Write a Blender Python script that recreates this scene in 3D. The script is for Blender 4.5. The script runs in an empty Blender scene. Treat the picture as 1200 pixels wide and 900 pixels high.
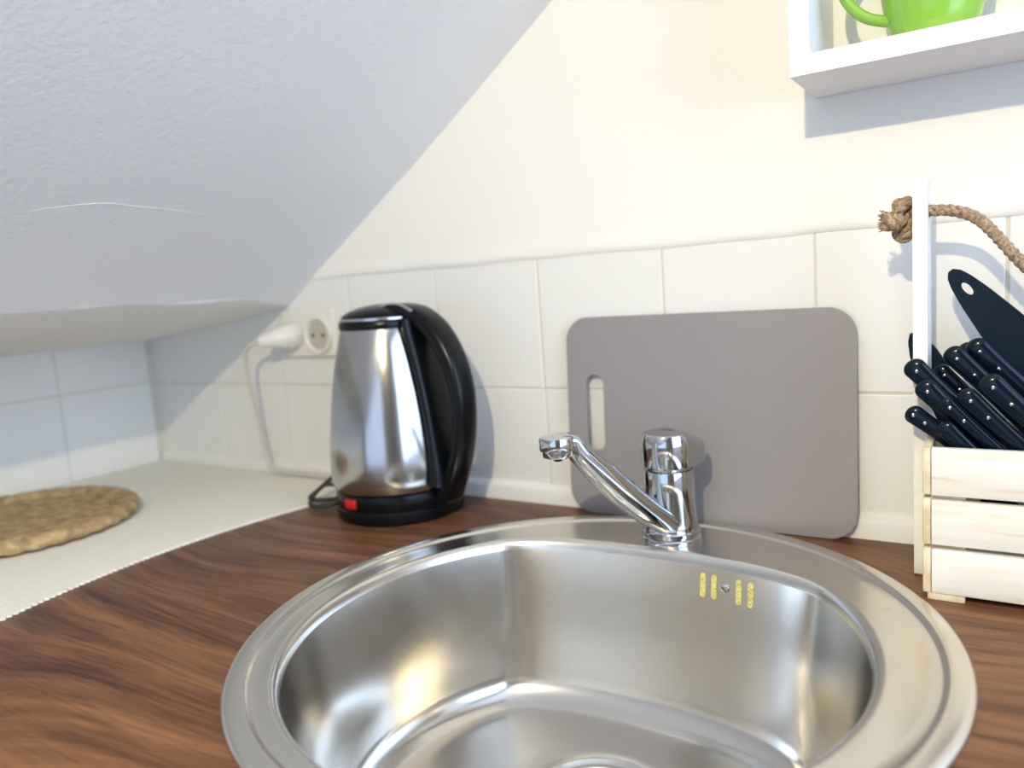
import bpy, bmesh, math, random
from mathutils import Vector, Matrix
C = bpy.context.scene
COL = C.collection
PI = math.pi
random.seed(7)
V3 = Vector

# ------------------------------------------------------------------ camera
def rot_axes(yaw, pitch, roll):
    f = V3((math.sin(yaw)*math.cos(pitch), math.cos(yaw)*math.cos(pitch), math.sin(pitch)))
    r = V3((math.cos(yaw), -math.sin(yaw), 0)); u = r.cross(f)
    c, s = math.cos(roll), math.sin(roll)
    return c*r + s*u, -s*r + c*u, f
R_, U_, F_ = rot_axes(-0.58265, -0.12743, -0.07203)
cd = bpy.data.cameras.new('camera'); cam = bpy.data.objects.new('camera', cd); COL.objects.link(cam)
m = Matrix.Identity(4)
for i in range(3):
    m[i][0], m[i][1], m[i][2] = R_[i], U_[i], -F_[i]
m.translation = V3((0.75367, -0.75675, 0.25715))
cam.matrix_world = m
cd.sensor_width = 36.0
cd.lens = 898.29/1200*36
cd.clip_start = 0.01
cd.dof.use_dof = True
cd.dof.focus_distance = 0.60
cd.dof.aperture_fstop = 3.7
C.camera = cam

# ------------------------------------------------------------------ light and exposure
C.view_settings.view_transform = 'Standard'
C.view_settings.look = 'None'
C.view_settings.gamma = 1.0
C.view_settings.use_curve_mapping = False
C.view_settings.exposure = 0.0
w = bpy.data.worlds.new('world'); C.world = w; w.use_nodes = True
w.node_tree.nodes['Background'].inputs[0].default_value = (0.80, 0.87, 1.0, 1)
w.node_tree.nodes['Background'].inputs[1].default_value = 0.55

def lamp(name, typ, loc, energy, color, **k):
    d = bpy.data.lights.new(name, typ); d.energy = energy; d.color = color
    for a, b in k.items(): setattr(d, a, b)
    o = bpy.data.objects.new(name, d); COL.objects.link(o); o.location = loc
    return o
lamp('ceiling_lamp_light', 'POINT', (0.70, -1.05, 0.725), 28.0, (1.0, 0.86, 0.56), shadow_soft_size=0.012)
win = lamp('window_daylight', 'AREA', (2.02, -0.85, 0.50), 34.0, (0.53, 0.71, 1.0), shape='RECTANGLE', size=1.65, size_y=1.4)
win.rotation_euler = V3((-1, 0, 0)).to_track_quat('-Z', 'Z').to_euler()
win2 = lamp('rear_window_daylight', 'AREA', (0.45, -2.5, 0.35), 8.0, (0.50, 0.68, 1.0), shape='RECTANGLE', size=1.5, size_y=1.2)
win2.rotation_euler = V3((0, 1, 0)).to_track_quat('-Z', 'Z').to_euler()

# ------------------------------------------------------------------ materials
def mat(name, color, rough=0.5, metal=0.0, **k):
    M = bpy.data.materials.new(name); M.use_nodes = True
    b = M.node_tree.nodes['Principled BSDF']
    b.inputs['Base Color'].default_value = (*color, 1)
    b.inputs['Roughness'].default_value = rough
    b.inputs['Metallic'].default_value = metal
    for a, v in k.items(): b.inputs[a.replace('_', ' ')].default_value = v
    return M
def nodes(M):
    nt = M.node_tree; return nt, nt.nodes['Principled BSDF']
def coords(nt, scale=(1, 1, 1), rot=(0, 0, 0)):
    tc = nt.nodes.new('ShaderNodeTexCoord'); mp = nt.nodes.new('ShaderNodeMapping')
    mp.inputs['Scale'].default_value = scale; mp.inputs['Rotation'].default_value = rot
    nt.links.new(tc.outputs['Object'], mp.inputs['Vector']); return mp.outputs['Vector']
def noise(nt, vec, scale, detail=3, rough=.5, dist=0):
    n = nt.nodes.new('ShaderNodeTexNoise')
    n.inputs['Scale'].default_value = scale; n.inputs['Detail'].default_value = detail
    n.inputs['Roughness'].default_value = rough; n.inputs['Distortion'].default_value = dist
    nt.links.new(vec, n.inputs['Vector']); return n.outputs['Fac']
def ramp(nt, fac, stops):
    r = nt.nodes.new('ShaderNodeValToRGB'); e = r.color_ramp.elements
    e[0].position, e[0].color = stops[0][0], (*stops[0][1], 1)
    e[1].position, e[1].color = stops[-1][0], (*stops[-1][1], 1)
    for p, c in stops[1:-1]:
        x = e.new(p); x.color = (*c, 1)
    nt.links.new(fac, r.inputs['Fac']); return r.outputs['Color']
def bump(nt, b, h, strength, dist):
    n = nt.nodes.new('ShaderNodeBump'); n.inputs['Strength'].default_value = strength; n.inputs['Distance'].default_value = dist
    nt.links.new(h, n.inputs['Height']); nt.links.new(n.outputs['Normal'], b.inputs['Normal'])
def mathn(nt, op, a, b=None):
    n = nt.nodes.new('ShaderNodeMath'); n.operation = op
    for i, x in enumerate((a, b)):
        if x is None: continue
        if isinstance(x, (int, float)): n.inputs[i].default_value = x
        else: nt.links.new(x, n.inputs[i])
    return n.outputs[0]

def plaster(name, col, s=.25, sc=55):
    M = mat(name, col, .75); nt, b = nodes(M); v = coords(nt)
    h = mathn(nt, 'ADD', noise(nt, v, sc, 4, .6), mathn(nt, 'MULTIPLY', noise(nt, v, 12, 2), .25))
    bump(nt, b, h, s, .004); return M
M_wall = plaster('white_wall_paint', (.86, .84, .79), .12)
M_slope = plaster('white_slope_plaster', (.85, .85, .85), .18, 150)
M_tile = mat('white_painted_tile', (.83, .82, .785), .38); nt, b = nodes(M_tile)
bump(nt, b, noise(nt, coords(nt), 14, 3), .10, .004)
M_grout = mat('cream_grout', (.68, .65, .57), .85)
M_strip = plaster('white_strip_paint', (.84, .83, .80), .08)

def wood_mat():
    M = mat('walnut_laminate', (.2, .1, .05), .42, Specular_IOR_Level=.28); nt, b = nodes(M)
    v = coords(nt, (1, 1, 1))
    # warped coordinate so the figure forms cathedral swirls along x
    nw = nt.nodes.new('ShaderNodeTexNoise'); nw.inputs['Scale'].default_value = 1.0; nw.inputs['Detail'].default_value = 1
    mp = nt.nodes.new('ShaderNodeMapping'); mp.inputs['Scale'].default_value = (1.8, 3.2, 1); nt.links.new(v, mp.inputs['Vector'])
    nt.links.new(mp.outputs[0], nw.inputs['Vector'])
    sep = nt.nodes.new('ShaderNodeSeparateXYZ'); nt.links.new(v, sep.inputs[0])
    y2 = mathn(nt, 'ADD', sep.outputs[1], mathn(nt, 'MULTIPLY', nw.outputs['Fac'], .26))
    cmb = nt.nodes.new('ShaderNodeCombineXYZ'); nt.links.new(mathn(nt, 'MULTIPLY', sep.outputs[0], .06), cmb.inputs[0]); nt.links.new(y2, cmb.inputs[1])
    g1 = noise(nt, cmb.outputs[0], 42, 4, .62)
    g2 = noise(nt, cmb.outputs[0], 210, 4, .65)
    fm = nt.nodes.new('ShaderNodeMapping'); fm.inputs['Scale'].default_value = (14, 420, 1); nt.links.new(v, fm.inputs['Vector'])
    pores = noise(nt, fm.outputs[0], 1.0, 2, .5)
    f = mathn(nt, 'ADD', mathn(nt, 'MULTIPLY', g1, .58), mathn(nt, 'ADD', mathn(nt, 'MULTIPLY', g2, .30), mathn(nt, 'MULTIPLY', pores, .18)))
    c = ramp(nt, f, [(.37, (.033, .013, .007)), (.45, (.088, .036, .017)), (.53, (.148, .066, .031)), (.66, (.26, .122, .056))])
    nt.links.new(c, b.inputs['Base Color'])
    bump(nt, b, pores, .05, .001)
    return M
M_wood = wood_mat()
M_edge = mat('brown_edge_band', (.14, .07, .04), .5)

def steel(name, col, r0, r1, sc, aniso=0.0, bmp=.02):
    M = mat(name, col, r0, 1.0); nt, b = nodes(M); v = coords(nt, sc)
    n = noise(nt, v, 1.0, 3)
    mr = nt.nodes.new('ShaderNodeMapRange'); mr.inputs[3].default_value = r0; mr.inputs[4].default_value = r1
    nt.links.new(n, mr.inputs[0]); nt.links.new(mr.outputs[0], b.inputs['Roughness'])
    bump(nt, b, n, bmp, .001)
    return M
M_sink = steel('brushed_sink_steel', (.76, .73, .675), .20, .30, (60, 60, 60))
M_bowl = steel('brushed_bowl_steel', (.70, .672, .625), .14, .22, (40, 40, 40))
M_drain = steel('drain_steel', (.72, .70, .67), .12, .2, (60, 60, 60))
M_chrome = mat('chrome', (.58, .60, .62), .04, 1.0)
M_kettle = steel('kettle_steel', (.50, .49, .475), .13, .19, (300, 300, 2.5), bmp=.01)
M_black = mat('black_plastic', (.003, .004, .005), .26, Specular_IOR_Level=.25)
M_trim = mat('silver_trim', (.55, .56, .58), .22, 1.0)
M_red = mat('red_switch_plastic', (.5, .01, .008), .3)
M_cord = mat('dark_cord_rubber', (.03, .03, .032), .5)
M_wcord = mat('white_cable', (.62, .58, .52), .5)
M_plug = mat('white_socket_plastic', (.82, .79, .72), .35)
M_hole = mat('dark_pin_hole', (.05, .045, .04), .6)
M_recess = mat('shaded_socket_recess', (.55, .50, .42), .5)  # shading inside the socket recess, painted in as a darker cream
M_board = mat('grey_plastic_board', (.285, .265, .275), .42); nt, b = nodes(M_board)
bump(nt, b, noise(nt, coords(nt), 900, 2), .06, .001)
M_mat = mat('cream_woven_cloth', (.88, .85, .755), .9); nt, b = nodes(M_mat)
bump(nt, b, noise(nt, coords(nt), 700, 2), .2, .001)
M_post = mat('white_painted_wood', (.86, .84, .80), .5); nt, b = nodes(M_post)
nn = noise(nt, coords(nt, (8, 8, 120)), 1, 3)
nt.links.new(ramp(nt, nn, [(.3, (.84, .80, .70)), (.5, (.86, .84, .79)), (.8, (.87, .86, .83))]), b.inputs['Base Color']); bump(nt, b, nn, .1, .002)
M_slat = mat('whitewashed_slat_wood', (.86, .84, .78), .55); nt, b = nodes(M_slat)
nn = noise(nt, coords(nt, (10, 10, 150)), 1, 4, .6)
nt.links.new(ramp(nt, nn, [(.28, (.70, .60, .44)), (.42, (.84, .79, .68)), (.6, (.86, .84, .79)), (.8, (.87, .86, .83))]), b.inputs['Base Color']); bump(nt, b, nn, .15, .002)
M_cream = mat('bare_pale_wood', (.74, .62, .42), .6); nt, b = nodes(M_cream)
nn = noise(nt, coords(nt, (60, 60, 60)), 1, 3)
nt.links.new(ramp(nt, nn, [(.3, (.62, .48, .28)), (.6, (.80, .70, .52))]), b.inputs['Base Color'])
M_shelf = mat('white_shelf_laminate', (.84, .82, .84), .4)
M_mug = mat('green_glazed_ceramic', (.25, .49, .055), .18, Coat_Weight=.4)
M_mugdk = mat('dark_green_print', (.045, .22, .02), .25)
M_knife = mat('navy_black_plastic', (.0015, .006, .015), .16, Specular_IOR_Level=.26)
M_spat = mat('navy_plastic_matte', (.002, .009, .023), .42, Specular_IOR_Level=.15)
M_blade = mat('knife_blade_steel', (.7, .7, .7), .15, 1.0)
M_rope = mat('jute_rope', (.36, .24, .14), .85); nt, b = nodes(M_rope)
nn = noise(nt, coords(nt), 420, 3, .6)
nt.links.new(ramp(nt, nn, [(.3, (.16, .095, .055)), (.5, (.34, .225, .14)), (.72, (.55, .42, .29))]), b.inputs['Base Color']); bump(nt, b, nn, .6, .001)
M_jute = mat('woven_jute', (.40, .27, .12), .85); nt, b = nodes(M_jute)
nn = noise(nt, coords(nt), 70, 4, .6)
nt.links.new(ramp(nt, nn, [(.30, (.25, .16, .075)), (.5, (.42, .29, .145)), (.70, (.60, .45, .24))]), b.inputs['Base Color']); bump(nt, b, nn, .5, .003)
M_slot = mat('yellow_overflow_gasket', (.62, .56, .16), .6); nt, b = nodes(M_slot)
nn = noise(nt, coords(nt), 500, 3)
nt.links.new(ramp(nt, nn, [(.3, (.40, .33, .08)), (.55, (.70, .64, .22)), (.75, (.80, .76, .40))]), b.inputs['Base Color'])
M_room = mat('muted_room_wall_paint', (.30, .285, .275), .8)
M_floor = mat('grey_floor', (.20, .15, .11), .6)

# ------------------------------------------------------------------ helpers
ORG = {}
def obj(name, bm, material, parent=None, smooth=True, angle=35):
    """link one mesh object; bm is in world coordinates"""
    me = bpy.data.meshes.new(name)
    bmesh.ops.recalc_face_normals(bm, faces=bm.faces[:])
    o = bpy.data.objects.new(name, me); COL.objects.link(o)
    if parent is not None:
        org = ORG[parent.name]
        bmesh.ops.translate(bm, verts=bm.verts[:], vec=-org)
        o.parent = parent; ORG[o.name] = org
    else:
        ORG[o.name] = V3((0, 0, 0))
    if smooth:
        a = math.radians(angle)
        for f in bm.faces: f.smooth = True
        for e in bm.edges:
            e.smooth = not (len(e.link_faces) == 2 and e.calc_face_angle(0) > a)
    bm.to_mesh(me); bm.free()
    mats = material if isinstance(material, (list, tuple)) else [material]
    for x in mats: me.materials.append(x)
    return o
def thing(name, loc, label, cat, group=None):
    o = bpy.data.objects.new(name, None); COL.objects.link(o); o.location = loc
    o.empty_display_size = .02
    ORG[o.name] = V3(loc); tag(o, label, cat, group); return o
def tag(o, label, cat, group=None):
    o['label'] = label; o['category'] = cat
    if group: o['group'] = group
def struct(o):
    o['kind'] = 'structure'; return o

def add_box(bm, x0, x1, y0, y1, z0, z1, bev=0.0, seg=2, M=None):
    vs = [bm.verts.new((x, y, z)) for x in (x0, x1) for y in (y0, y1) for z in (z0, z1)]
    q = [(0, 1, 3, 2), (4, 6, 7, 5), (0, 4, 5, 1), (2, 3, 7, 6), (0, 2, 6, 4), (1, 5, 7, 3)]
    fs = [bm.faces.new([vs[i] for i in t]) for t in q]
    if bev:
        es = list({e for f in fs for e in f.edges})
        r = bmesh.ops.bevel(bm, geom=es, offset=bev, segments=seg, affect='EDGES', profile=.5)
        vs = list({v for f in r['faces'] for v in f.verts} | {v for v in vs if v.is_valid})
    if M is not None: bmesh.ops.transform(bm, matrix=M, verts=[v for v in vs if v.is_valid])
    return vs
def box(*a, **k):
    bm = bmesh.new(); add_box(bm, *a, **k); return bm
def add_loft(bm, rings, close=True, cap0=False, cap1=False):
    R = [[bm.verts.new(p) for p in r] for r in rings]
    n = len(R[0])
    for a, b2 in zip(R, R[1:]):
        for i in range(n if close else n-1):
            j = (i+1) % n
            bm.faces.new((a[i], a[j], b2[j], b2[i]))
    if cap0: bm.faces.new(R[0][::-1])
    if cap1: bm.faces.new(R[-1])
    return R
def ring(cx, cy, r, z, n=64):
    return [(cx+r*math.cos(2*PI*i/n), cy+r*math.sin(2*PI*i/n), z) for i in range(n)]
def add_lathe(bm, cx, cy, prof, n=64, cap0=True, cap1=True):
    return add_loft(bm, [ring(cx, cy, r, z, n) for r, z in prof], True, cap0, cap1)
def lathe(cx, cy, prof, **k):
    bm = bmesh.new(); add_lathe(bm, cx, cy, prof, **k); return bm
def spline(P, n=10):
    P = [V3(p) for p in P]; out = []
    for i in range(len(P)-1):
        p0 = P[max(i-1, 0)]; p1 = P[i]; p2 = P[i+1]; p3 = P[min(i+2, len(P)-1)]
        for k in range(n):
            t = k/n
            out.append(.5*((2*p1)+(p2-p0)*t+(2*p0-5*p1+4*p2-p3)*t*t+(3*p1-p0-3*p2+p3)*t**3))
    out.append(P[-1]); return out
def lerp_list(vals, N):
    out = []
    for i in range(N):
        x = i/(N-1)*(len(vals)-1); k = min(int(x), len(vals)-2); f = x-k
        out.append(vals[k]*(1-f)+vals[k+1]*f)
    return out
def frames(pts, up=None):
    T = [(pts[min(i+1, len(pts)-1)]-pts[max(i-1, 0)]).normalized() for i in range(len(pts))]
    u = V3(up) if up else (V3((0, 0, 1)) if abs(T[0].z) < .9 else V3((1, 0, 0)))
    out = []
    for t in T:
        u = (u - t*u.dot(t)).normalized(); out.append((t, u, t.cross(u)))
    return out
def add_tube(bm, pts, rad, n=12, up=None, sect=None, cap=True):
    """sweep; rad: float or list of radii or (ru, rv) pairs; sect: unit section"""
    pts = [V3(p) for p in pts]; N = len(pts)
    if isinstance(rad, (int, float)): rad = [rad]*N
    S = sect or [(math.cos(2*PI*i/n), math.sin(2*PI*i/n)) for i in range(n)]
    rings = []
    for p, (t, u, v), r in zip(pts, frames(pts, up), rad):
        ru, rv = r if isinstance(r, tuple) else (r, r)
        rings.append([p + u*(a*ru) + v*(b2*rv) for a, b2 in S])
    return add_loft(bm, rings, True, cap, cap)
def rounded(x0, x1, z0, z1, r, n=8):
    out = []
    for cx, cz, a0 in ((x1-r, z1-r, 0), (x0+r, z1-r, 90), (x0+r, z0+r, 180), (x1-r, z0+r, 270)):
        for k in range(n+1):
            a = math.radians(a0+90*k/n); out.append((cx+r*math.cos(a), cz+r*math.sin(a)))
    return out
def superell(n, p):
    out = []
    for i in range(n):
        a = 2*PI*i/n; c, s = math.cos(a), math.sin(a)
        out.append((math.copysign(abs(c)**(2/p), c), math.copysign(abs(s)**(2/p), s)))
    return out

# ================================================================== SETTING
XL = -0.469
# back wall: plaster above, tile backing below (tile faces stand at y = 0)
bm = bmesh.new(); add_box(bm, -.6, 2.2, .0011, .10, -.9, 1.6)
wall = struct(obj('wall_back', bm, M_grout, smooth=False))
prof = [(.004, .2838), (-.0004, .2842), (-.0018, .2860), (-.0024, .2900), (-.0022, .2945), (-.0012, .3000), (0, .3100), (0, .45), (0, .7), (0, 1.6)]
xs = [-.6+.025*i for i in range(113)]
rings = []
for x in xs:
    wz = .0006*math.sin(x*23)+.0005*math.sin(x*51+1)
    rings.append([(x, y, z+(wz if z < .32 else 0)) for y, z in prof])
bm = bmesh.new(); add_loft(bm, rings, close=False)
wp = obj('plaster', bm, M_wall, wall)
ZM, ZT = .1362, .2855
bm = bmesh.new()
for c in range(-4, 15):
    for z0, z1 in ((-.02, ZM-.001), (ZM+.001, ZT)):
        dx, dz, dy = [random.uniform(-.0004, .0004) for _ in range(3)]
        add_box(bm, c*.15+.0010+dx, c*.15+.1490+dx, dy*.3, .006, z0+dz, z1+dz, bev=.0012, seg=2)
obj('tiles', bm, M_tile, wall, smooth=False)
# left wall (tile faces at x = XL)
bm = box(XL-.1, XL-.0011, -2.6, .05, -.9, .215)
wl = struct(obj('wall_left', bm, M_grout, smooth=False))
bm = bmesh.new()
for k in range(-1, 14):
    ya = -.1615-.15*k; 
    for z0, z1 in ((-.02, .1385), (.1405, .30)):
        add_box(bm, XL-.006, XL+random.uniform(-.0003, .0003), ya-.1489+.15-.15, min(ya-.0011, -.0002), z0, min(z1, .2225), bev=.0012)
obj('tiles', bm, M_tile, wl, smooth=False)
# sloping attic ceiling with its rounded lip
P = [(-.57, .197), (-.465, .2085), (-.38, .2185), (-.30, .2270), (-.26, .2315), (-.235, .2345), (-.205, .2380), (-.18, .2412), (-.16, .2440), (-.142, .2470), (-.127, .2494), (-.1185, .2510), (-.1160, .2522), (-.1130, .2544),
     (-.090, .2700), (-.050, .2966), (-.005, .3258), (.063, .3690), (.132, .4120), (.225, .4740), (.337, .5510), (.60, .731), (1.0, 1.005), (1.70, 1.484)]
ys = [.02-.02*i for i in range(60)] + [-1.2-.1*i for i in range(15)]
rings = []
for y in ys:
    rr = []
    for i, (x, z) in enumerate(P):
        wob = 0
        if 4 < i < 15: wob = .0030*math.sin(y*17+.6)*math.exp(-((i-10)/2.4)**2)+.0014*math.sin(y*41+i*.5)
        lift = max(0.0, min(1.0, -y/.10)); lift = lift*lift*(3-2*lift)*math.exp(-((i-12)/3.2)**2 if i < 12 else -((i-12)/2.6)**2)
        rr.append((x+.020*lift, y, z+.0132*lift+.5*wob*min(1, -y*6+.0 if y < 0 else 0)))
    rings.append(rr)
bm = bmesh.new(); add_loft(bm, rings, close=False)
top = [[(x-.12, y, z+.17) for x, y, z in r] for r in (rings[0], rings[-1])]
add_loft(bm, top, close=False)
ceil = struct(obj('ceiling', bm, M_slope, angle=12))
pl = [V3(q) for q in ((.027, -.430, 0), (.036, -.406, 0), (.043, -.379, 0), (.048, -.346, 0), (.046, -.316, 0), (.044, -.279, 0), (.039, -.231, 0), (.035, -.185, 0))]
pl = spline(pl, 6)
def slope_z(x):
    for (a, za), (b2, zb) in zip(P, P[1:]):
        if a <= x <= b2: return za+(zb-za)*(x-a)/(b2-a)
pts = [V3((p.x, p.y, slope_z(p.x)+.00025)) for p in pl]
bm = bmesh.new(); add_tube(bm, pts, [(.0005*math.sin(PI*min(max(i/(len(pts)-1), .02), .98))+.0001) for i in range(len(pts))], n=6)
obj('trowel_ridge', bm, M_slope, ceil)
# low strip where the tiles meet the worktop
prof = [(.004, -.01), (-.0085, -.01), (-.0085, .0150), (-.0070, .0180), (-.004, .0205), (.004, .0215)]
bm = bmesh.new(); add_loft(bm, [[(x, y, z+.0006*math.sin(x*31)) for y, z in prof] for x in [XL+.02*i for i in range(130)]], close=False)
struct(obj('baseboard_back', bm, M_strip))
# rest of the room, behind the camera
struct(obj('wall_right', box(2.1, 2.2, -2.6, .1, -.9, 1.6), M_room, smooth=False))
struct(obj('wall_rear', box(-.6, 2.2, -2.7, -2.6, -.9, 1.6), M_room, smooth=False))
struct(obj('floor', box(-.6, 2.2, -2.7, .1, -.95, -.9), M_floor, smooth=False))

# ================================================================== WORKTOP
SX, SY, SR = .4836, -.2761, .2562
ang = sorted(set([2*PI*i/96 for i in range(96)] + [math.atan2(y-SY, x-SX) % (2*PI) for x in (XL+.001, 1.8) for y in (-.62, .003)]))
def rect_hit(a):
    c, s = math.cos(a), math.sin(a); t = 1e9
    if c > 1e-9: t = min(t, (1.8-SX)/c)
    if c < -1e-9: t = min(t, (XL+.001-SX)/c)
    if s > 1e-9: t = min(t, (.003-SY)/s)
    if s < -1e-9: t = min(t, (-.62-SY)/s)
    return SX+t*c, SY+t*s
outer = [rect_hit(a) for a in ang]; inner = [(SX+.240*math.cos(a), SY+.240*math.sin(a)) for a in ang]
bm = bmesh.new()
add_loft(bm, [[(x, y, -.038) for x, y in inner], [(x, y, 0) for x, y in inner], [(x, y, 0) for x, y in outer], [(x, y, -.038) for x, y in outer], [(x, y, -.038) for x, y in inner]])
bmesh.ops.remove_doubles(bm, verts=bm.verts[:], dist=1e-6)
o = obj('worktop', bm, M_wood, angle=30); tag(o, 'dark walnut-grained laminate worktop around the round steel sink', 'worktop')

# ================================================================== SINK
sink = thing('sink', (SX, SY, 0), 'round brushed stainless steel inset sink set in the walnut worktop', 'sink')
N = 192
TH = [2*PI*i/N for i in range(N)]
BX, BY, BR, CH = .4775, -.288, .2085, -.1025
def smin(a, b2, k):
    h = max(k-abs(a-b2), 0)/k; return min(a, b2)-h*h*k*.25
def bowl_r(th, d=0.0, k=.07):
    s = math.sin(th); rc = BR-d
    if s > .05: return smin(rc, (CH-BY-d)/s, k)
    return rc
def bowl_ring(d, z, mix=0.0, k=.07):
    rr = []
    for th in TH:
        r = bowl_r(th, d, k)
        rr.append((BX+r*math.cos(th), BY+r*math.sin(th), z))
    return rr
def oring(r, z): return [(SX+r*math.cos(t), SY+r*math.sin(t), z) for t in TH]
bm = bmesh.new()
rim = [oring(.2558, .0002), oring(.2562, .0020), oring(.2555, .0040), oring(.2535, .0056), oring(.2510, .0062), oring(.2425, .0062), oring(.2408, .0056), oring(.2392, .0040), oring(.2376, .0034), oring(.2300, .0034)]
# blend the flat ledge to the bowl outline
lip = []
for d, z in ((-.0075, .0034), (-.0055, .0034), (-.0035, .0031), (-.0015, .0022), (0.0, .0004), (.0012, -.0022), (.0022, -.006)):
    lip.append(bowl_ring(d, z))
add_loft(bm, rim+lip)
obj('rim', bm, M_sink, sink)
wallr = [bowl_ring(.0022, -.006), bowl_ring(.0045, -.020), bowl_ring(.0085, -.045), bowl_ring(.0135, -.075), bowl_ring(.0180, -.100, k=.075), bowl_ring(.0215, -.116, k=.08)]
FR = .034; d0, z0 = .0225, -.120
for i in range(1, 10):
    a = PI/2*i/9
    wallr.append(bowl_ring(d0+FR*(1-math.cos(a)), z0-FR*math.sin(a)*.95, k=.085))
DX, DY = .480, -.262
last = wallr[-1]; zl = last[0][2]
dr = .0600
for f in (.35, .7, 1.0):
    rr = []
    for (x, y, z), th in zip(last, TH):
        tx, ty = DX+dr*math.cos(th), DY+dr*math.sin(th)
        rr.append((x+(tx-x)*f, y+(ty-y)*f, zl-.0035*f))
    wallr.append(rr)
ZD = zl-.0035
wallr.append([(DX+.0575*math.cos(t), DY+.0575*math.sin(t), ZD-.0012) for t in TH])
wallr.append([(DX+.0545*math.cos(t), DY+.0545*math.sin(t), ZD-.0050) for t in TH])
bm = bmesh.new(); add_loft(bm, wallr, cap1=True)
obj('basin', bm, M_bowl, sink, angle=60)
bm = lathe(DX, DY, [(.0535, ZD-.0060), (.0535, ZD-.0030), (.0520, ZD-.0018), (.0480, ZD-.0018), (.0455, ZD-.0040), (.0440, ZD-.0055)], cap0=True, cap1=True)
dring = obj('drain_ring', bm, M_drain, sink)
bm = lathe(DX, DY, [(.0405, ZD-.0050), (.0405, ZD-.0025), (.0390, ZD-.0012), (.030, ZD-.0016), (.020, ZD-.0035), (.010, ZD-.0042), (.0085, ZD-.0005), (.0075, ZD+.004), (.004, ZD+.0055), (.001, ZD+.0058)])
obj('strainer', bm, M_drain, sink)
# overflow slots on the flat back face (face leans in slightly going down)
def back_y(z): return CH-.0022-(.0045-.0022)/.014*max(0, -z-.006)*.75
def bowl_y(x, z):
    d = .0022+(-z-.006)*.165; lo, hi = .3, PI-.3
    for _ in range(50):
        mid = (lo+hi)/2
        if BX+bowl_r(mid, d)*math.cos(mid) > x: lo = mid
        else: hi = mid
    return BY+bowl_r(mid, d)*math.sin(mid)
slx = [.5225, .5330, .5560, .5670]
for x in slx:
    z0, z1 = -.0325, -.0115; w2 = .0023
    sect = rounded(x-w2, x+w2, z0, z1, .0019, 5)
    bm = bmesh.new()
    yy = lambda z: bowl_y(x, z)
    add_loft(bm, [[(px, yy(pz)+.002, pz) for px, pz in sect], [(px, yy(pz)-.0013, pz) for px, pz in sect]], cap0=True, cap1=True)
    s = obj('overflow_slot', bm, M_slot, sink); s['label'] = 'yellowish overflow slot'
x = .5430; zc = -.0215
ym = bowl_y(x, zc)-.0007
bm = lathe(0, 0, [(.0040, -.002), (.0040, .0008), (.0034, .0018), (.0015, .0023)], n=24)
bmesh.ops.transform(bm, matrix=Matrix.Translation((x, ym, zc)) @ Matrix.Rotation(PI/2, 4, 'X'), verts=bm.verts[:])
scr = obj('overflow_screw', bm, M_drain, sink)
bm = bmesh.new(); add_box(bm, -.0034, .0034, -.0005, .0005, .0019, .0026, M=Matrix.Translation((x, ym, zc)) @ Matrix.Rotation(PI/2, 4, 'X') @ Matrix.Rotation(-.8, 4, 'Z'))
obj('screw_slot', bm, M_hole, scr)

# ================================================================== TAP
FX, FY, FZ = .4790, -.0790, .0034
LIFT = .0040
tap = thing('tap', (FX, FY, FZ), 'chrome single-lever mixer tap standing on the back ledge of the sink', 'tap')
bm = lathe(FX, FY, [(.0282, FZ), (.0286, FZ+.0015), (.0286, FZ+.0045), (.0276, FZ+.0058), (.0268, FZ+.0062), (.0268, FZ+.0075), (.0276, FZ+.008), (.0276, FZ+.0110), (.0266, FZ+.0122)])
obj('base_ring', bm, M_chrome, tap)
bm = lathe(FX, FY, [(.0262, FZ+.0120), (.0254, FZ+.016), (.0247, FZ+.024), (.0243, FZ+.036), (.0241, FZ+.050), (.0241, FZ+.0675), (.0235, FZ+.0700), (.0215, FZ+.0708), (.0215, FZ+.073)])
obj('body', bm, M_chrome, tap)
# handle cap with a slanted lid that runs into the short lever behind
prof = [(.0225, .0730), (.0246, .0740), (.0250, .0760), (.0252, .0950), (.0249, .0985), (.0226, .1045), (.0215, .1054), (.0195, .1056)]
rings = []
ld = V3((.70, .71))
for r, z in prof:
    rr = []
    for i in range(64):
        a = 2*PI*i/64; d = V3((math.cos(a), math.sin(a))); c = max(0, d.dot(ld))
        ext = .0125*c**7*(1 if z < .1015 else .55)
        zz = z+FZ-(0.006*c**3 if z > .085 else 0)
        rr.append((FX+(r+ext)*d.x, FY+(r+ext)*d.y, zz))
    rings.append(rr)
bm = bmesh.new(); add_loft(bm, rings, cap0=True, cap1=True)
hd = obj('lever_handle', bm, M_chrome, tap, angle=25)
bm = lathe(0, 0, [(.0034, -.001), (.0034, .0006), (.0026, .0012), (.001, .0013)], n=24)
cdv = V3((.275, -.678, 0)).normalized()
pm = V3((FX, FY, FZ+.0880))+cdv*.0250
bmesh.ops.transform(bm, matrix=Matrix.Translation(pm) @ cdv.to_track_quat('Z', 'Y').to_matrix().to_4x4(), verts=bm.verts[:])
obj('index_button', bm, M_trim, hd)
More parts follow.
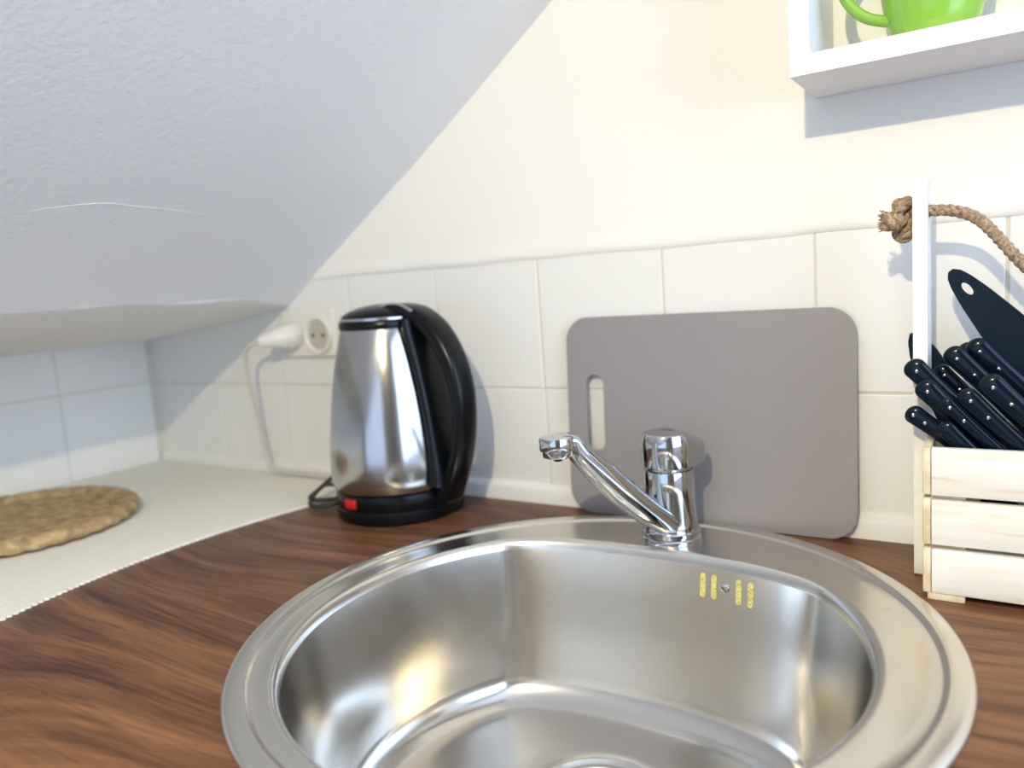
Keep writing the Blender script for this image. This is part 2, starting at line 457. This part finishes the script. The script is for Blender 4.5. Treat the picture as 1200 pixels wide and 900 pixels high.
# spout
EX, EY, EZ = .4215, -.1880, .1245
A = V3((FX+.002, FY-.012, .0215)); Bp = V3((EX, EY, EZ))
hv = V3((EX-FX, EY-FY, 0)).normalized()
pts = spline([A, A.lerp(Bp, .2)+V3((0, 0, -.004)), A.lerp(Bp, .45)+V3((0, 0, -.004)), A.lerp(Bp, .66)+V3((0, 0, -.001)), A.lerp(Bp, .80)+V3((0, 0, .001)), V3((EX, EY, EZ-.0055))-hv*.013, V3((EX, EY, EZ-.0050))+hv*.001], 8)
NN = len(pts)
ru = lerp_list([.0110, .0125, .0130, .0122, .0098, .0062, .0042], NN); rv = lerp_list([.0160, .0162, .0160, .0155, .0148, .0142, .0125], NN)
bm = bmesh.new(); add_tube(bm, pts, list(zip(ru, rv)), up=(0, 0, 1), sect=superell(32, 2.7))
sp = obj('spout', bm, M_chrome, tap, angle=50)
bm = lathe(EX, EY, [(.0122, EZ-.0185), (.0132, EZ-.0180), (.0134, EZ-.0132), (.0136, EZ-.0127), (.0154, EZ-.0122), (.0157, EZ-.0112), (.0157, EZ-.0025), (.0150, EZ-.0007), (.0130, EZ), (.002, EZ+.0004)])
ae = obj('aerator', bm, M_chrome, sp)
bm = lathe(EX, EY, [(.0030, EZ-.0225), (.0040, EZ-.0220), (.0042, EZ-.0180), (.0042, EZ-.0175)], n=24)
obj('nozzle', bm, M_black, sp)

# ================================================================== CUTTING BOARD
x0, x1, hgt, th = .3375, .6365, .2165, .0040
bd = thing('cutting_board', ((x0+x1)/2, -.016, 0), 'grey plastic cutting board leaning on the tiles behind the tap', 'cutting board')
out_ = rounded(0, x1-x0, 0, hgt, .026, 10)
hole = rounded(.0235, .0440, .070, .1540, .0101, 10)
bm = bmesh.new()
def flatface(y, flip):
    vo = [bm.verts.new((x, y, z)) for x, z in out_]; vh = [bm.verts.new((x, y, z)) for x, z in hole]
    eo = [bm.edges.new((vo[i], vo[(i+1) % len(vo)])) for i in range(len(vo))]; eh = [bm.edges.new((vh[i], vh[(i+1) % len(vh)])) for i in range(len(vh))]
    bmesh.ops.triangle_fill(bm, edges=eo+eh, use_beauty=True, use_dissolve=False)
    return vo, vh
fo, fh = flatface(-th/2, 0); bo, bh = flatface(th/2, 1)
for a, b2 in ((fo, bo), (fh, bh)):
    for i in range(len(a)):
        j = (i+1) % len(a); bm.faces.new((a[i], a[j], b2[j], b2[i]))
tilt = math.atan2(.0125, hgt)
bmesh.ops.transform(bm, matrix=Matrix.Translation((x0, -.0185, .0006)) @ Matrix.Rotation(-tilt, 4, 'X'), verts=bm.verts[:])
bpy.data.objects.remove(bd)
o = obj('cutting_board', bm, M_board, angle=30); tag(o, 'grey plastic cutting board leaning on the tiles behind the tap', 'cutting board')

# ================================================================== WOVEN MAT AND TRIVET
bm = bmesh.new()
x0m, x1m, y0m, y1m = XL+.003, .0135, -.618, -.0105
ny = 405; grid = []
for j in range(ny+1):
    y = y0m+(y1m-y0m)*j/ny
    row = []
    sc = .0014*math.sin(2*PI*y/.006)+.0018*math.sin(y*9+1)
    xe = .022-.026*max(0, 1-((y+.29)/.19)**2)+sc
    for i in range(241):
        t = i/240; x = x0m+(xe-x0m)*t
        ph = 2*PI*(y+.8*x)/.006
        z = .0026+.0007*math.sin(ph)+.00025*math.sin(2*PI*(x*.3+y)/.0043)
        row.append(bm.verts.new((x, y, z)))
    grid.append(row)
for j in range(ny):
    for i in range(240):
        bm.faces.new((grid[j][i], grid[j][i+1], grid[j+1][i+1], grid[j+1][i]))
# skirt down to the worktop
def skirt(vs):
    lo = [bm.verts.new((v.co.x, v.co.y, .0003)) for v in vs]
    for i in range(len(vs)-1): bm.faces.new((vs[i], vs[i+1], lo[i+1], lo[i]))
skirt([r[-1] for r in grid]); skirt([r[0] for r in grid]); skirt(grid[0]); skirt(grid[-1])
o = obj('woven_mat', bm, M_mat, angle=80); tag(o, 'cream ribbed woven mat covering the worktop corner under the sloping ceiling', 'mat')

TX, TY, TR = -.276, -.328, .152
triv = thing('trivet', (TX, TY, .0033), 'round brown woven jute trivet lying on the cream mat', 'trivet')
bm = bmesh.new(); rings = []
profile = [(.02, .0125), (.05, .0128), (.075, .0122), (.098, .0132), (.110, .0120), (.1145, .0112)]
RS = .915
prof2 = [(.1150, .0114), (.1190, .0150), (.126, .0182), (.136, .0190), (.1445, .0176), (.1510, .0135), (.1520, .0085), (.1490, .0035), (.140, .0010), (.118, .0010)]
def wob(r, z, a, amp, k):
    return (r+amp*.7*math.sin(k*a+r*90)+amp*.5*math.sin(3*a+1), z+amp*math.sin(k*a+r*160)*.8)
n = 144
bm = bmesh.new()
rr = []
for r, z in [(.118*RS, .0010)]+[(q[0]*RS, q[1]) for q in profile[::-1]]:
    rr.append([(TX+wob(r, z, 2*PI*i/n, .0008, 24)[0]*math.cos(2*PI*i/n), TY+wob(r, z, 2*PI*i/n, .0008, 24)[0]*math.sin(2*PI*i/n), .0033+max(0.0005, wob(r, z, 2*PI*i/n, .0008, 24)[1])) for i in range(n)])
add_loft(bm, rr, cap1=True)
obj('centre', bm, M_jute, triv, angle=70)
bm = bmesh.new(); rr = []
for r, z in [(q[0]*RS, q[1]) for q in prof2+[prof2[0]]]:
    rr.append([(TX+wob(r, z, 2*PI*i/n, .0014, 36)[0]*math.cos(2*PI*i/n), TY+wob(r, z, 2*PI*i/n, .0014, 36)[0]*math.sin(2*PI*i/n), .0033+max(.0004, z+.0011*math.sin(36*2*PI*i/n+r*200))) for i in range(n)])
add_loft(bm, rr)
obj('braided_border', bm, M_jute, triv, angle=70)

# ================================================================== KETTLE
KX, KY = .137, -.082
ket = thing('kettle', (KX, KY, 0), 'brushed steel electric kettle with black handle and base, near the tiled wall', 'kettle')
bm = lathe(KX, KY, [(.0735, .0005), (.0755, .0025), (.0762, .010), (.0758, .0140), (.0745, .0155), (.0745, .0170), (.0752, .0185), (.0750, .0290), (.0742, .0335), (.0722, .0345)])
base = obj('base', bm, M_black, ket)
body_prof = [(.0725, .0340), (.0765, .0370), (.0782, .0430), (.0785, .055), (.0778, .075), (.0758, .098), (.0728, .122), (.0690, .147), (.0645, .171), (.0592, .194), (.0545, .212), (.0520, .2195)]
hdir = V3((math.cos(math.radians(-6)), math.sin(math.radians(-6)), 0))
def body_r(z):
    for (r0, z0), (r1, z1) in zip(body_prof, body_prof[1:]):
        if z0 <= z <= z1: return r0+(r1-r0)*(z-z0)/(z1-z0)
    return body_prof[-1][0]
# body with a small pouring lip opposite the handle
rings = []
for r, z in body_prof:
    rr = []
    for i in range(96):
        a = 2*PI*i/96; d = V3((math.cos(a), math.sin(a), 0)); c = max(0, -d.dot(hdir))
        e = .011*c**30*max(0, (z-.165)/.048)
        rr.append((KX+(r+e)*d.x, KY+(r+e)*d.y, z))
    rings.append(rr)
bm = bmesh.new(); add_loft(bm, rings, cap0=True, cap1=True)
obj('body', bm, M_kettle, ket)
rings = []
for r, z in [(.0510, .2192), (.0530, .2198), (.0537, .2215), (.0533, .2270), (.0520, .2290)]:
    rr = []
    for i in range(96):
        a = 2*PI*i/96; d = V3((math.cos(a), math.sin(a), 0)); c = max(0, -d.dot(hdir))
        e = .011*c**30
        rr.append((KX+(r+e)*d.x, KY+(r+e)*d.y, z))
    rings.append(rr)
bm = bmesh.new(); add_loft(bm, rings, cap0=True, cap1=True)
obj('collar', bm, M_black, ket)
bm = lathe(KX, KY, [(.0510, .2287), (.0526, .2296), (.0526, .2318), (.0510, .2328)])
tr = obj('lid_trim', bm, M_trim, ket); tr['label'] = 'silver trim ring under the lid'
bm = lathe(KX, KY, [(.0505, .2325), (.0500, .2340), (.0470, .2370), (.0400, .2405), (.0300, .2437), (.0190, .2458), (.0080, .2468), (.001, .2470)])
obj('lid', bm, M_black, ket)
# handle: hinge block over the lid, outer arch, and strap down the body
side = V3((-hdir.y, hdir.x, 0))
def hp(u, z): return V3((KX, KY, 0))+hdir*u+V3((0, 0, z))
pts = spline([hp(.010, .2370), hp(.030, .2385), hp(.058, .2320), hp(.084, .2140), hp(.104, .1850), hp(.1145, .1510), hp(.1150, .1150), hp(.1080, .0790), hp(.0960, .0510), hp(.0830, .0290)], 8)
NN = len(pts)
ru = lerp_list([.0055, .0080, .0100, .0110, .0108, .0100, .0095, .0095, .0105, .0120], NN); rv = lerp_list([.020, .0195, .0185, .0175, .0165, .0160, .0155, .0155, .0165, .0185], NN)
bm = bmesh.new(); add_tube(bm, pts, list(zip(ru, rv)), up=(0, 0, 1), sect=superell(24, 2.8))
hdl = obj('handle', bm, M_black, ket, angle=50)
pts = spline([hp(body_r(z)+.0035, z) for z in (.2285, .21, .185, .16, .13, .105, .08, .058, .042)], 4)
NN = len(pts)
bm = bmesh.new(); add_tube(bm, pts, list(zip(lerp_list([.007, .0068, .0065, .006, .006, .006, .007, .009, .011], NN), lerp_list([.026, .025, .024, .0235, .023, .023, .0235, .025, .027], NN))), up=tuple(hdir), sect=superell(24, 3))
obj('handle_strap', bm, M_black, ket, angle=50)
for s in (-1, 1):
    pts = spline([hp(.004, .2335)+side*.0330*s, hp(.012, .2390)+side*.0250*s, hp(.024, .2450)+side*.0170*s, hp(.044, .2445)+side*.016*s, hp(.064, .2365)+side*.0155*s], 8)
    if s == -1:
        bm = bmesh.new(); add_tube(bm, pts, .0021, n=10); t_ = obj('handle_trim', bm, M_trim, ket); t_['label'] = 'silver trim line along the handle top'
a = math.radians(-47.6-48)
d = V3((math.cos(a), math.sin(a), 0)); c0 = V3((KX, KY, .0255))+d*.0752
bm = bmesh.new(); add_box(bm, -.0085, .0085, -.0055, .0055, -.002, .0030, bev=.0015, M=Matrix.Translation(c0) @ d.to_track_quat('Z', 'Y').to_matrix().to_4x4())
sw = obj('switch', bm, M_red, ket); sw['label'] = 'red power switch'
a = math.radians(172); d = V3((math.cos(a), math.sin(a), 0))
b0 = V3((KX, KY, .0085))+d*.074
pts = spline([b0, (.040, -.105, .0085), (.018, -.118, .0105), (.016, -.095, .020), (.026, -.062, .040), (.033, -.040, .062), (.040, -.020, .092), (.052, -.012, .105), (.075, -.010, .085), (.080, -.013, .045), (.070, -.016, .012)], 8)
bm = bmesh.new(); add_tube(bm, pts, .0028, n=10)
obj('cord', bm, M_cord, ket)
pts = spline([(.066, -.100, .0085), (.045, -.085, .018), (.026, -.100, .024), (.022, -.120, .010), (.036, -.132, .0075), (.058, -.128, .0075), (.064, -.112, .0085)], 8)
bm = bmesh.new(); add_tube(bm, pts, .0026, n=10)
obj('cord', bm, M_cord, ket)

# ================================================================== SOCKET AND PLUG
soc = thing('wall_socket', (-.078, 0, .21), 'cream white double wall socket on the tiles below the sloping ceiling', 'socket')
bm = bmesh.new(); add_box(bm, -.130, -.024, -.009, .001, .177, .2435, bev=.004, seg=3)
obj('plate', bm, M_plug, soc, smooth=False)
def socket_face(x, z):
    bm = lathe(0, 0, [(.0255, -.001), (.0265, .0030), (.0262, .0046), (.0235, .0052), (.0225, .0046), (.0205, .0012)], n=48)
    bmesh.ops.transform(bm, matrix=Matrix.Translation((x, -.009, z)) @ Matrix.Rotation(PI/2, 4, 'X'), verts=bm.verts[:])
    rec = obj('socket_ring', bm, M_plug, soc)
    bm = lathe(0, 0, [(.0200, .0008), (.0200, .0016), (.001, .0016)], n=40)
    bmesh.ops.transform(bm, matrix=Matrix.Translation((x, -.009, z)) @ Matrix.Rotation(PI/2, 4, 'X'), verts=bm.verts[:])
    rs = obj('socket_recess', bm, M_recess, soc); rs['label'] = 'recess of the socket, its shade painted in as darker cream'
    for sx in (-.0095, .0095):
        bm = lathe(0, 0, [(.0026, .001), (.0026, .0022), (.001, .0023)], n=16)
        bmesh.ops.transform(bm, matrix=Matrix.Translation((x+sx, -.009, z)) @ Matrix.Rotation(PI/2, 4, 'X'), verts=bm.verts[:])
        obj('pin_hole', bm, M_hole, rs)
socket_face(-.0540, .2080)
plug = thing('plug', (-.104, -.010, .208), 'white mains plug pushed into the left side of the wall socket, cable hanging', 'plug')
bm = bmesh.new()
pts = spline([(-.104, -.0100, .208), (-.1045, -.022, .208), (-.107, -.034, .2075), (-.116, -.045, .206), (-.126, -.052, .2045)], 6)
NN = len(pts); add_tube(bm, pts, lerp_list([.0190, .0185, .0150, .0105, .0080], NN), n=24)
obj('plug_body', bm, M_plug, plug)
pts = spline([(-.124, -.050, .2048), (-.140, -.056, .2010), (-.156, -.055, .190), (-.166, -.048, .165), (-.171, -.040, .13), (-.176, -.030, .09), (-.178, -.022, .045), (-.172, -.018, .0100), (-.150, -.018, .0070), (-.10, -.016, .0070), (-.03, -.0165, .0065)], 8)
bm = bmesh.new(); add_tube(bm, pts, .0034, n=10)
obj('cable', bm, M_wcord, plug)

# ================================================================== WALL SHELF AND MUG
shx0, shx1, shz0, shz1, D, T = .604, .900, .404, .700, .100, .0155
sh = thing('wall_shelf', ((shx0+shx1)/2, 0, shz0), 'white square cube shelf fixed to the wall above the tiles', 'shelf')
bm = bmesh.new()
def mitre(a, b2, inner_a, inner_b):  # quad prism between y=-D and y=0
    q = [a, b2, inner_b, inner_a]
    add_loft(bm, [[(x, -D, z) for x, z in q], [(x, -.0008, z) for x, z in q]], cap0=True, cap1=True)
O = [(shx0, shz0), (shx1, shz0), (shx1, shz1), (shx0, shz1)]
I = [(shx0+T, shz0+T), (shx1-T, shz0+T), (shx1-T, shz1-T), (shx0+T, shz1-T)]
names = ['bottom_panel', 'side_panel', 'top_panel', 'side_panel']
for k in range(4):
    bm = bmesh.new(); j = (k+1) % 4
    mitre(O[k], O[j], I[k], I[j])
    es = [e for e in bm.edges]
    bmesh.ops.bevel(bm, geom=es, offset=.0004, segments=1, affect='EDGES')
    obj(names[k], bm, M_shelf, sh, smooth=False)
MX, MY, MZ = .7010, -.050, shz0+T
mug = thing('mug', (MX, MY, MZ), 'bright green glazed ceramic mug standing in the white wall shelf', 'mug')
prof = [(.0235, .0004), (.0255, .0006), (.0275, .004), (.0315, .014), (.0355, .030), (.0385, .050), (.0405, .075), (.0412, .090), (.0405, .0915), (.0393, .090), (.0380, .070), (.0340, .030), (.0250, .008), (.002, .006)]
bm = lathe(MX, MY, [(r, MZ+z) for r, z in prof], n=72)
bodym = obj('mug_body', bm, M_mug, mug)
hd2 = V3((-.97, -.24, 0)).normalized()
pts = spline([V3((MX, MY, MZ+z))+hd2*u for u, z in ((.0385, .078), (.055, .080), (.0640, .066), (.0640, .048), (.0560, .034), (.0450, .0255), (.0290, .0205))], 8)
bm = bmesh.new(); add_tube(bm, pts, [(.0042, .0058)]*len(pts), n=16, up=(0, 0, 1))
obj('mug_handle', bm, M_mug, mug)
a0 = math.radians(-88)
sect = []
bm = bmesh.new()
def mr(z):
    for (r0, z0), (r1, z1) in zip(prof, prof[1:8]):
        if z0 <= z <= z1: return r0+(r1-r0)*(z-z0)/(z1-z0)
    return .04
rr = []
for z in (.0280, .032, .038, .045):
    rr.append([(MX+(mr(z)+.0003)*math.cos(a0+t), MY+(mr(z)+.0003)*math.sin(a0+t), MZ+z) for t in [i*.04 for i in range(9)]])
add_loft(bm, rr, close=False)
obj('print', bm, M_mugdk, bodym)

# ================================================================== CUTLERY CRATE
cx0, cx1, cyf, cyb = .7000, .8960, -.1310, -.0060
cr = thing('cutlery_crate', ((cx0+cx1)/2, (cyf+cyb)/2, 0), 'white painted slatted wooden crate holding the knives at the right edge', 'crate')
rows = [(.0062, .0400), (.0440, .0780), (.0820, .1165)]
for z0, z1 in rows:
    for y0, y1 in ((cyf, cyf+.0065), (cyb-.0065, cyb)):
        obj('slat', box(cx0+.0048, cx1-.0048, y0, y1, z0+random.uniform(-.0006, .0006), z1+random.uniform(-.0006, .0006), bev=.0007), M_slat, cr)
    for x0, x1 in ((cx0-.0010, cx0+.0045), (cx1-.0045, cx1+.0010)):
        s = obj('side_slat', box(x0, x1, cyf+.0003, cyb-.0003, z0-.0005, z1+.0005, bev=.0010), M_cream, cr)
for x0, x1 in ((cx0+.0035, cx0+.0265), (cx1-.0265, cx1-.0035)):
    for y0, y1 in ((cyf+.0012, cyf+.0140), (cyb-.0140, cyb-.0012)):
        zt = .1150
        bm = bmesh.new(); add_box(bm, x0, x1, y0+.0054 if y0 < -.07 else y1-.0092, y0+.0092 if y0 < -.07 else y1-.0054, .0058, zt, bev=.0006)
        add_box(bm, x0-.0015, x1, y0, y1, 0.0002, .0060, bev=.0006)
        obj('corner_post', bm, M_cream, cr)
obj('bottom_board', box(cx0+.005, cx1-.005, cyf+.007, cyb-.007, .0062, .0110), M_cream, cr, smooth=False)
HZ = .2915; PY = -.0665
for x0, x1 in ((.6888, .6988), (.8973, .9073)):
    bm = bmesh.new()
    o_ = rounded(PY-.018, PY+.018, .0003, .3135, .0030, 3); h_ = [(PY+.0058*math.cos(2*PI*i/24), HZ+.0058*math.sin(2*PI*i/24)) for i in range(24)]
    L = []
    for x in (x0, x1):
        vo = [bm.verts.new((x, y, z)) for y, z in o_]; vh = [bm.verts.new((x, y, z)) for y, z in h_]
        es = [bm.edges.new((vo[i], vo[(i+1) % len(vo)])) for i in range(len(vo))]+[bm.edges.new((vh[i], vh[(i+1) % 24])) for i in range(24)]
        bmesh.ops.triangle_fill(bm, edges=es, use_beauty=True); L.append((vo, vh))
    for q in (0, 1):
        a, b2 = L[0][q], L[1][q]
        for i in range(len(a)):
            j = (i+1) % len(a); bm.faces.new((a[i], a[j], b2[j], b2[i]))
    obj('end_board', bm, M_post, cr, angle=30)
# rope: three twisted strands through both end boards
def rope_strands(bm, path, R, pitch, n=8, rfac=.56):
    path = [V3(p) for p in path]; fr = frames(path); s = [0]
    for a, b2 in zip(path, path[1:]): s.append(s[-1]+(b2-a).length)
    for k in range(3):
        pts = []
        for p, (t, u, v), d in zip(path, fr, s):
            a = 2*PI*(d/pitch+k/3); pts.append(p+(u*math.cos(a)+v*math.sin(a))*R*.5)
        add_tube(bm, pts, R*rfac, n=n)
bm = bmesh.new()
core = spline([(.684, PY, HZ), (.690, PY, HZ), (.700, PY, HZ), (.716, PY, .2895), (.734, PY, .2795), (.760, PY, .2460), (.782, PY, .2230), (.800, PY, .2170), (.818, PY, .2230), (.840, PY, .2460), (.866, PY, .2795), (.882, PY, .2895), (.898, PY, HZ), (.912, PY, HZ)], 16)
rope_strands(bm, core, .0045, .017)
rp = obj('rope', bm, M_rope, cr, angle=80)
def knot(cx, sgn):
    bm = bmesh.new(); pts = []
    for i in range(121):
        t = 2*PI*i/120
        x = math.sin(t)+2*math.sin(2*t); y = math.cos(t)-2*math.cos(2*t); z = -math.sin(3*t)
        pts.append(V3((cx+sgn*(-.0018*z*2.2)+.0, PY+.0038*x, HZ-.0030+.0052*y)))
    rope_strands(bm, pts, .0049, .017)
    pts = spline([(cx-sgn*.000, PY-.008, HZ-.006), (cx-sgn*.007, PY-.010, HZ-.0060), (cx-sgn*.012, PY-.010, HZ-.0050)], 8)
    rope_strands(bm, pts, .0075, .020)
    rnd = random.Random(3)
    for k in range(26):
        b0 = V3((cx-sgn*.011, PY-.010+rnd.uniform(-.006, .006), HZ-.005+rnd.uniform(-.007, .007)))
        dr = V3((-sgn*rnd.uniform(.003, .006), rnd.uniform(-.003, .003), rnd.uniform(-.004, .004)))
        add_tube(bm, [b0, b0+dr*.5+V3((0, 0, rnd.uniform(-.001, .001))), b0+dr], [.0009, .0008, .0003], n=5)
    return obj('knot', bm, M_rope, rp, angle=80)
knot(.6805, 1); knot(.9160, -1)

# ================================================================== KNIVES
cam_o = m.translation.copy()
def world_at(u, v, y):
    d = F_ + R_*((u-600)/898.29) - U_*((v-450)/898.29)
    return cam_o + d*((y-cam_o.y)/d.y)
def make_knife(name, end_px, y, dirv, hl, hw, label, rivets=True, bwid=.30):
    """end_px: where the butt of the handle is seen; dirv points from butt down to the crate floor"""
    e = world_at(*end_px, y); d = V3(dirv).normalized()
    t = thing('kitchen_knife', tuple(e), label, 'knife', 'dark kitchen knives in the crate')
    blade = min((e.z-.014)/-d.z, (.884-e.x)/d.x)-hl
    if d.x > .75: blade = .022
    t.location = e+d*(hl+blade); ORG[t.name] = V3(t.location)
    view = V3((0, -1, 0)); side = d.cross(view).normalized(); nrm = side.cross(d).normalized()
    bm = bmesh.new()
    N = 26; pts = []; rad = []
    for i in range(N+1):
        s = (i/N)**1.7
        pts.append(e+d*(hl*s))
        q = s*hl/(hw*.42)
        k = math.sqrt(max(.004, 1-(1-q)**2)) if q < 1 else 1.0
        wv = hw*.5*(1.0-.14*math.sin(PI*min(1, s*1.05)))*k
        rad.append((hw*.29*(k**.8), wv))
    # extra rounding rings at the butt
    add_tube(bm, pts, rad, up=tuple(nrm), sect=superell(20, 2.5))
    h = obj('handle', bm, M_knife, t, angle=60)
    if rivets:
        for s in (.11, .30):
            c = e+d*(hl*s)+nrm*hw*.283
            bm = lathe(0, 0, [(.0012, -.0012), (.0012, .0003), (.0005, .0006)], n=14)
            bmesh.ops.transform(bm, matrix=Matrix.Translation(c) @ nrm.to_track_quat('Z', 'Y').to_matrix().to_4x4(), verts=bm.verts[:])
            obj('rivet', bm, M_trim, h)
    bm = bmesh.new(); b0 = e+d*(hl-.002)
    bw = bwid
    q = [(0, -bw), (0, bw), (.7, bw), (.92, bw*.4), (1, -bw*.8), (.9, -bw)]
    f = [b0+d*(blade*a)+side*(hw*b2)+nrm*.0006 for a, b2 in q]; g = [p-nrm*.0012 for p in f]
    add_loft(bm, [f, g], cap0=True, cap1=True)
    obj('blade', bm, M_blade, t, smooth=False)
    return t
DK = (.68, 0, -.73)
LY = (-.1142, -.1034, -.0926, -.0812, -.0704, -.0600)
K = [ # butt px, layer, direction, handle length, width, blade half width, label
 ((1064, 424), 2, DK, .085, .0175, .3, 'dark knife whose round butt pokes out highest on the left beside the white end board'),
 ((1077, 448), 1, DK, .080, .0170, .3, 'dark knife below the highest left one, butt just above the crate corner'),
 ((1063, 480), 1, (.80, 0, -.60), .052, .0155, .10, 'lowest dark knife handle, leaning out over the left crate corner'),
 ((1104, 468), 0, DK, .070, .0106, .3, 'thin dark knife with a small round butt in the middle of the bunch'),
 ((1102, 496), 0, DK, .050, .0145, .2, 'short dark knife butt low at the front of the bunch'),
 ((1126, 458), 0, DK, .085, .0150, .3, 'long dark knife handle at the front centre of the bunch'),
 ((1110, 409), 3, DK, .090, .0170, .3, 'dark knife with a bluish sheen standing behind the centre of the bunch'),
 ((1136, 400), 4, DK, .095, .0175, .3, 'dark knife standing half behind the large dark spatula'),
 ((1152, 442), 0, DK, .085, .0178, .3, 'thick dark knife handle in front of the large dark spatula'),
 ((1097, 430), 4, DK, .080, .0140, .3, 'dark knife wedged between the highest left handle and the bluish one'),
 ((1126, 404), 5, DK, .090, .0140, .3, 'dark knife mostly hidden behind the one with the bluish sheen'),
]
for k, (px, ly, dv, hl, hw, bwd, lab) in enumerate(K):
    make_knife('k', px, LY[ly], dv, hl, hw, lab, rivets=k not in (4, 10), bwid=bwd)
# large flat spatula with a hanging hole, and the narrow one behind the end board
def make_flat(tip, y, dirv, L, prof, hole_s, hole_r, label, cat, name, tn=.0022):
    e = world_at(*tip, y); d = V3(dirv).normalized()
    t = thing(name, tuple(e+d*L), label, cat)
    view = V3((0, -1, 0)); side = d.cross(view).normalized(); nrm = side.cross(d).normalized()
    n = 60; outl = []
    def width(s):
        for (s0, w0), (s1, w1) in zip(prof, prof[1:]):
            if s0 <= s <= s1:
                f = (s-s0)/(s1-s0); f = f*f*(3-2*f) if False else f
                return w0+(w1-w0)*f
        return prof[-1][1]
    S = [((i/40)**1.6) for i in range(41)]
    right = [(s*L, width(s)*.5) for s in S]; left = [(s*L, -width(s)*.5) for s in S[::-1]]
    outl = right+[p for p in left if abs(p[1]) > 1e-6]
    bm = bmesh.new(); LL = []
    for off in (tn/2, -tn/2):
        vo = [bm.verts.new(e+d*a+side*b2+nrm*off) for a, b2 in outl]
        es = [bm.edges.new((vo[i], vo[(i+1) % len(vo)])) for i in range(len(vo))]; vh = []
        if hole_r:
            vh = [bm.verts.new(e+d*(hole_s+hole_r*1.7*math.cos(2*PI*i/24))+side*(hole_r*.8*math.sin(2*PI*i/24))+nrm*off) for i in range(24)]
            es += [bm.edges.new((vh[i], vh[(i+1) % 24])) for i in range(24)]
        bmesh.ops.triangle_fill(bm, edges=es, use_beauty=True); LL.append((vo, vh))
    for q in (0, 1):
        a, b2 = LL[0][q], LL[1][q]
        for i in range(len(a)):
            j = (i+1) % len(a); bm.faces.new((a[i], a[j], b2[j], b2[i]))
    obj('handle', bm, M_spat, t, angle=40)
    # rolled rim along the outline
    return t
make_flat((1114, 317), -.048, (.60, 0, -.78), .272, [(0, .004), (.014, .011), (.042, .0165), (.10, .0230), (.20, .0310), (.32, .0370), (.46, .0390), (.60, .034), (.7, .02), (1, .016)], .0190, .0034,
          'large flat dark blue spatula with a hanging hole, tallest in the crate', 'spatula', 'spatula', .0045)
make_flat((1069, 390), -.040, (.42, 0, -.90), .19, [(0, .004), (.03, .012), (.10, .021), (.3, .028), (1, .028)], 0, 0,
          'narrow dark utensil handle behind the white end board of the crate', 'utensil', 'serving_spoon', .0040)
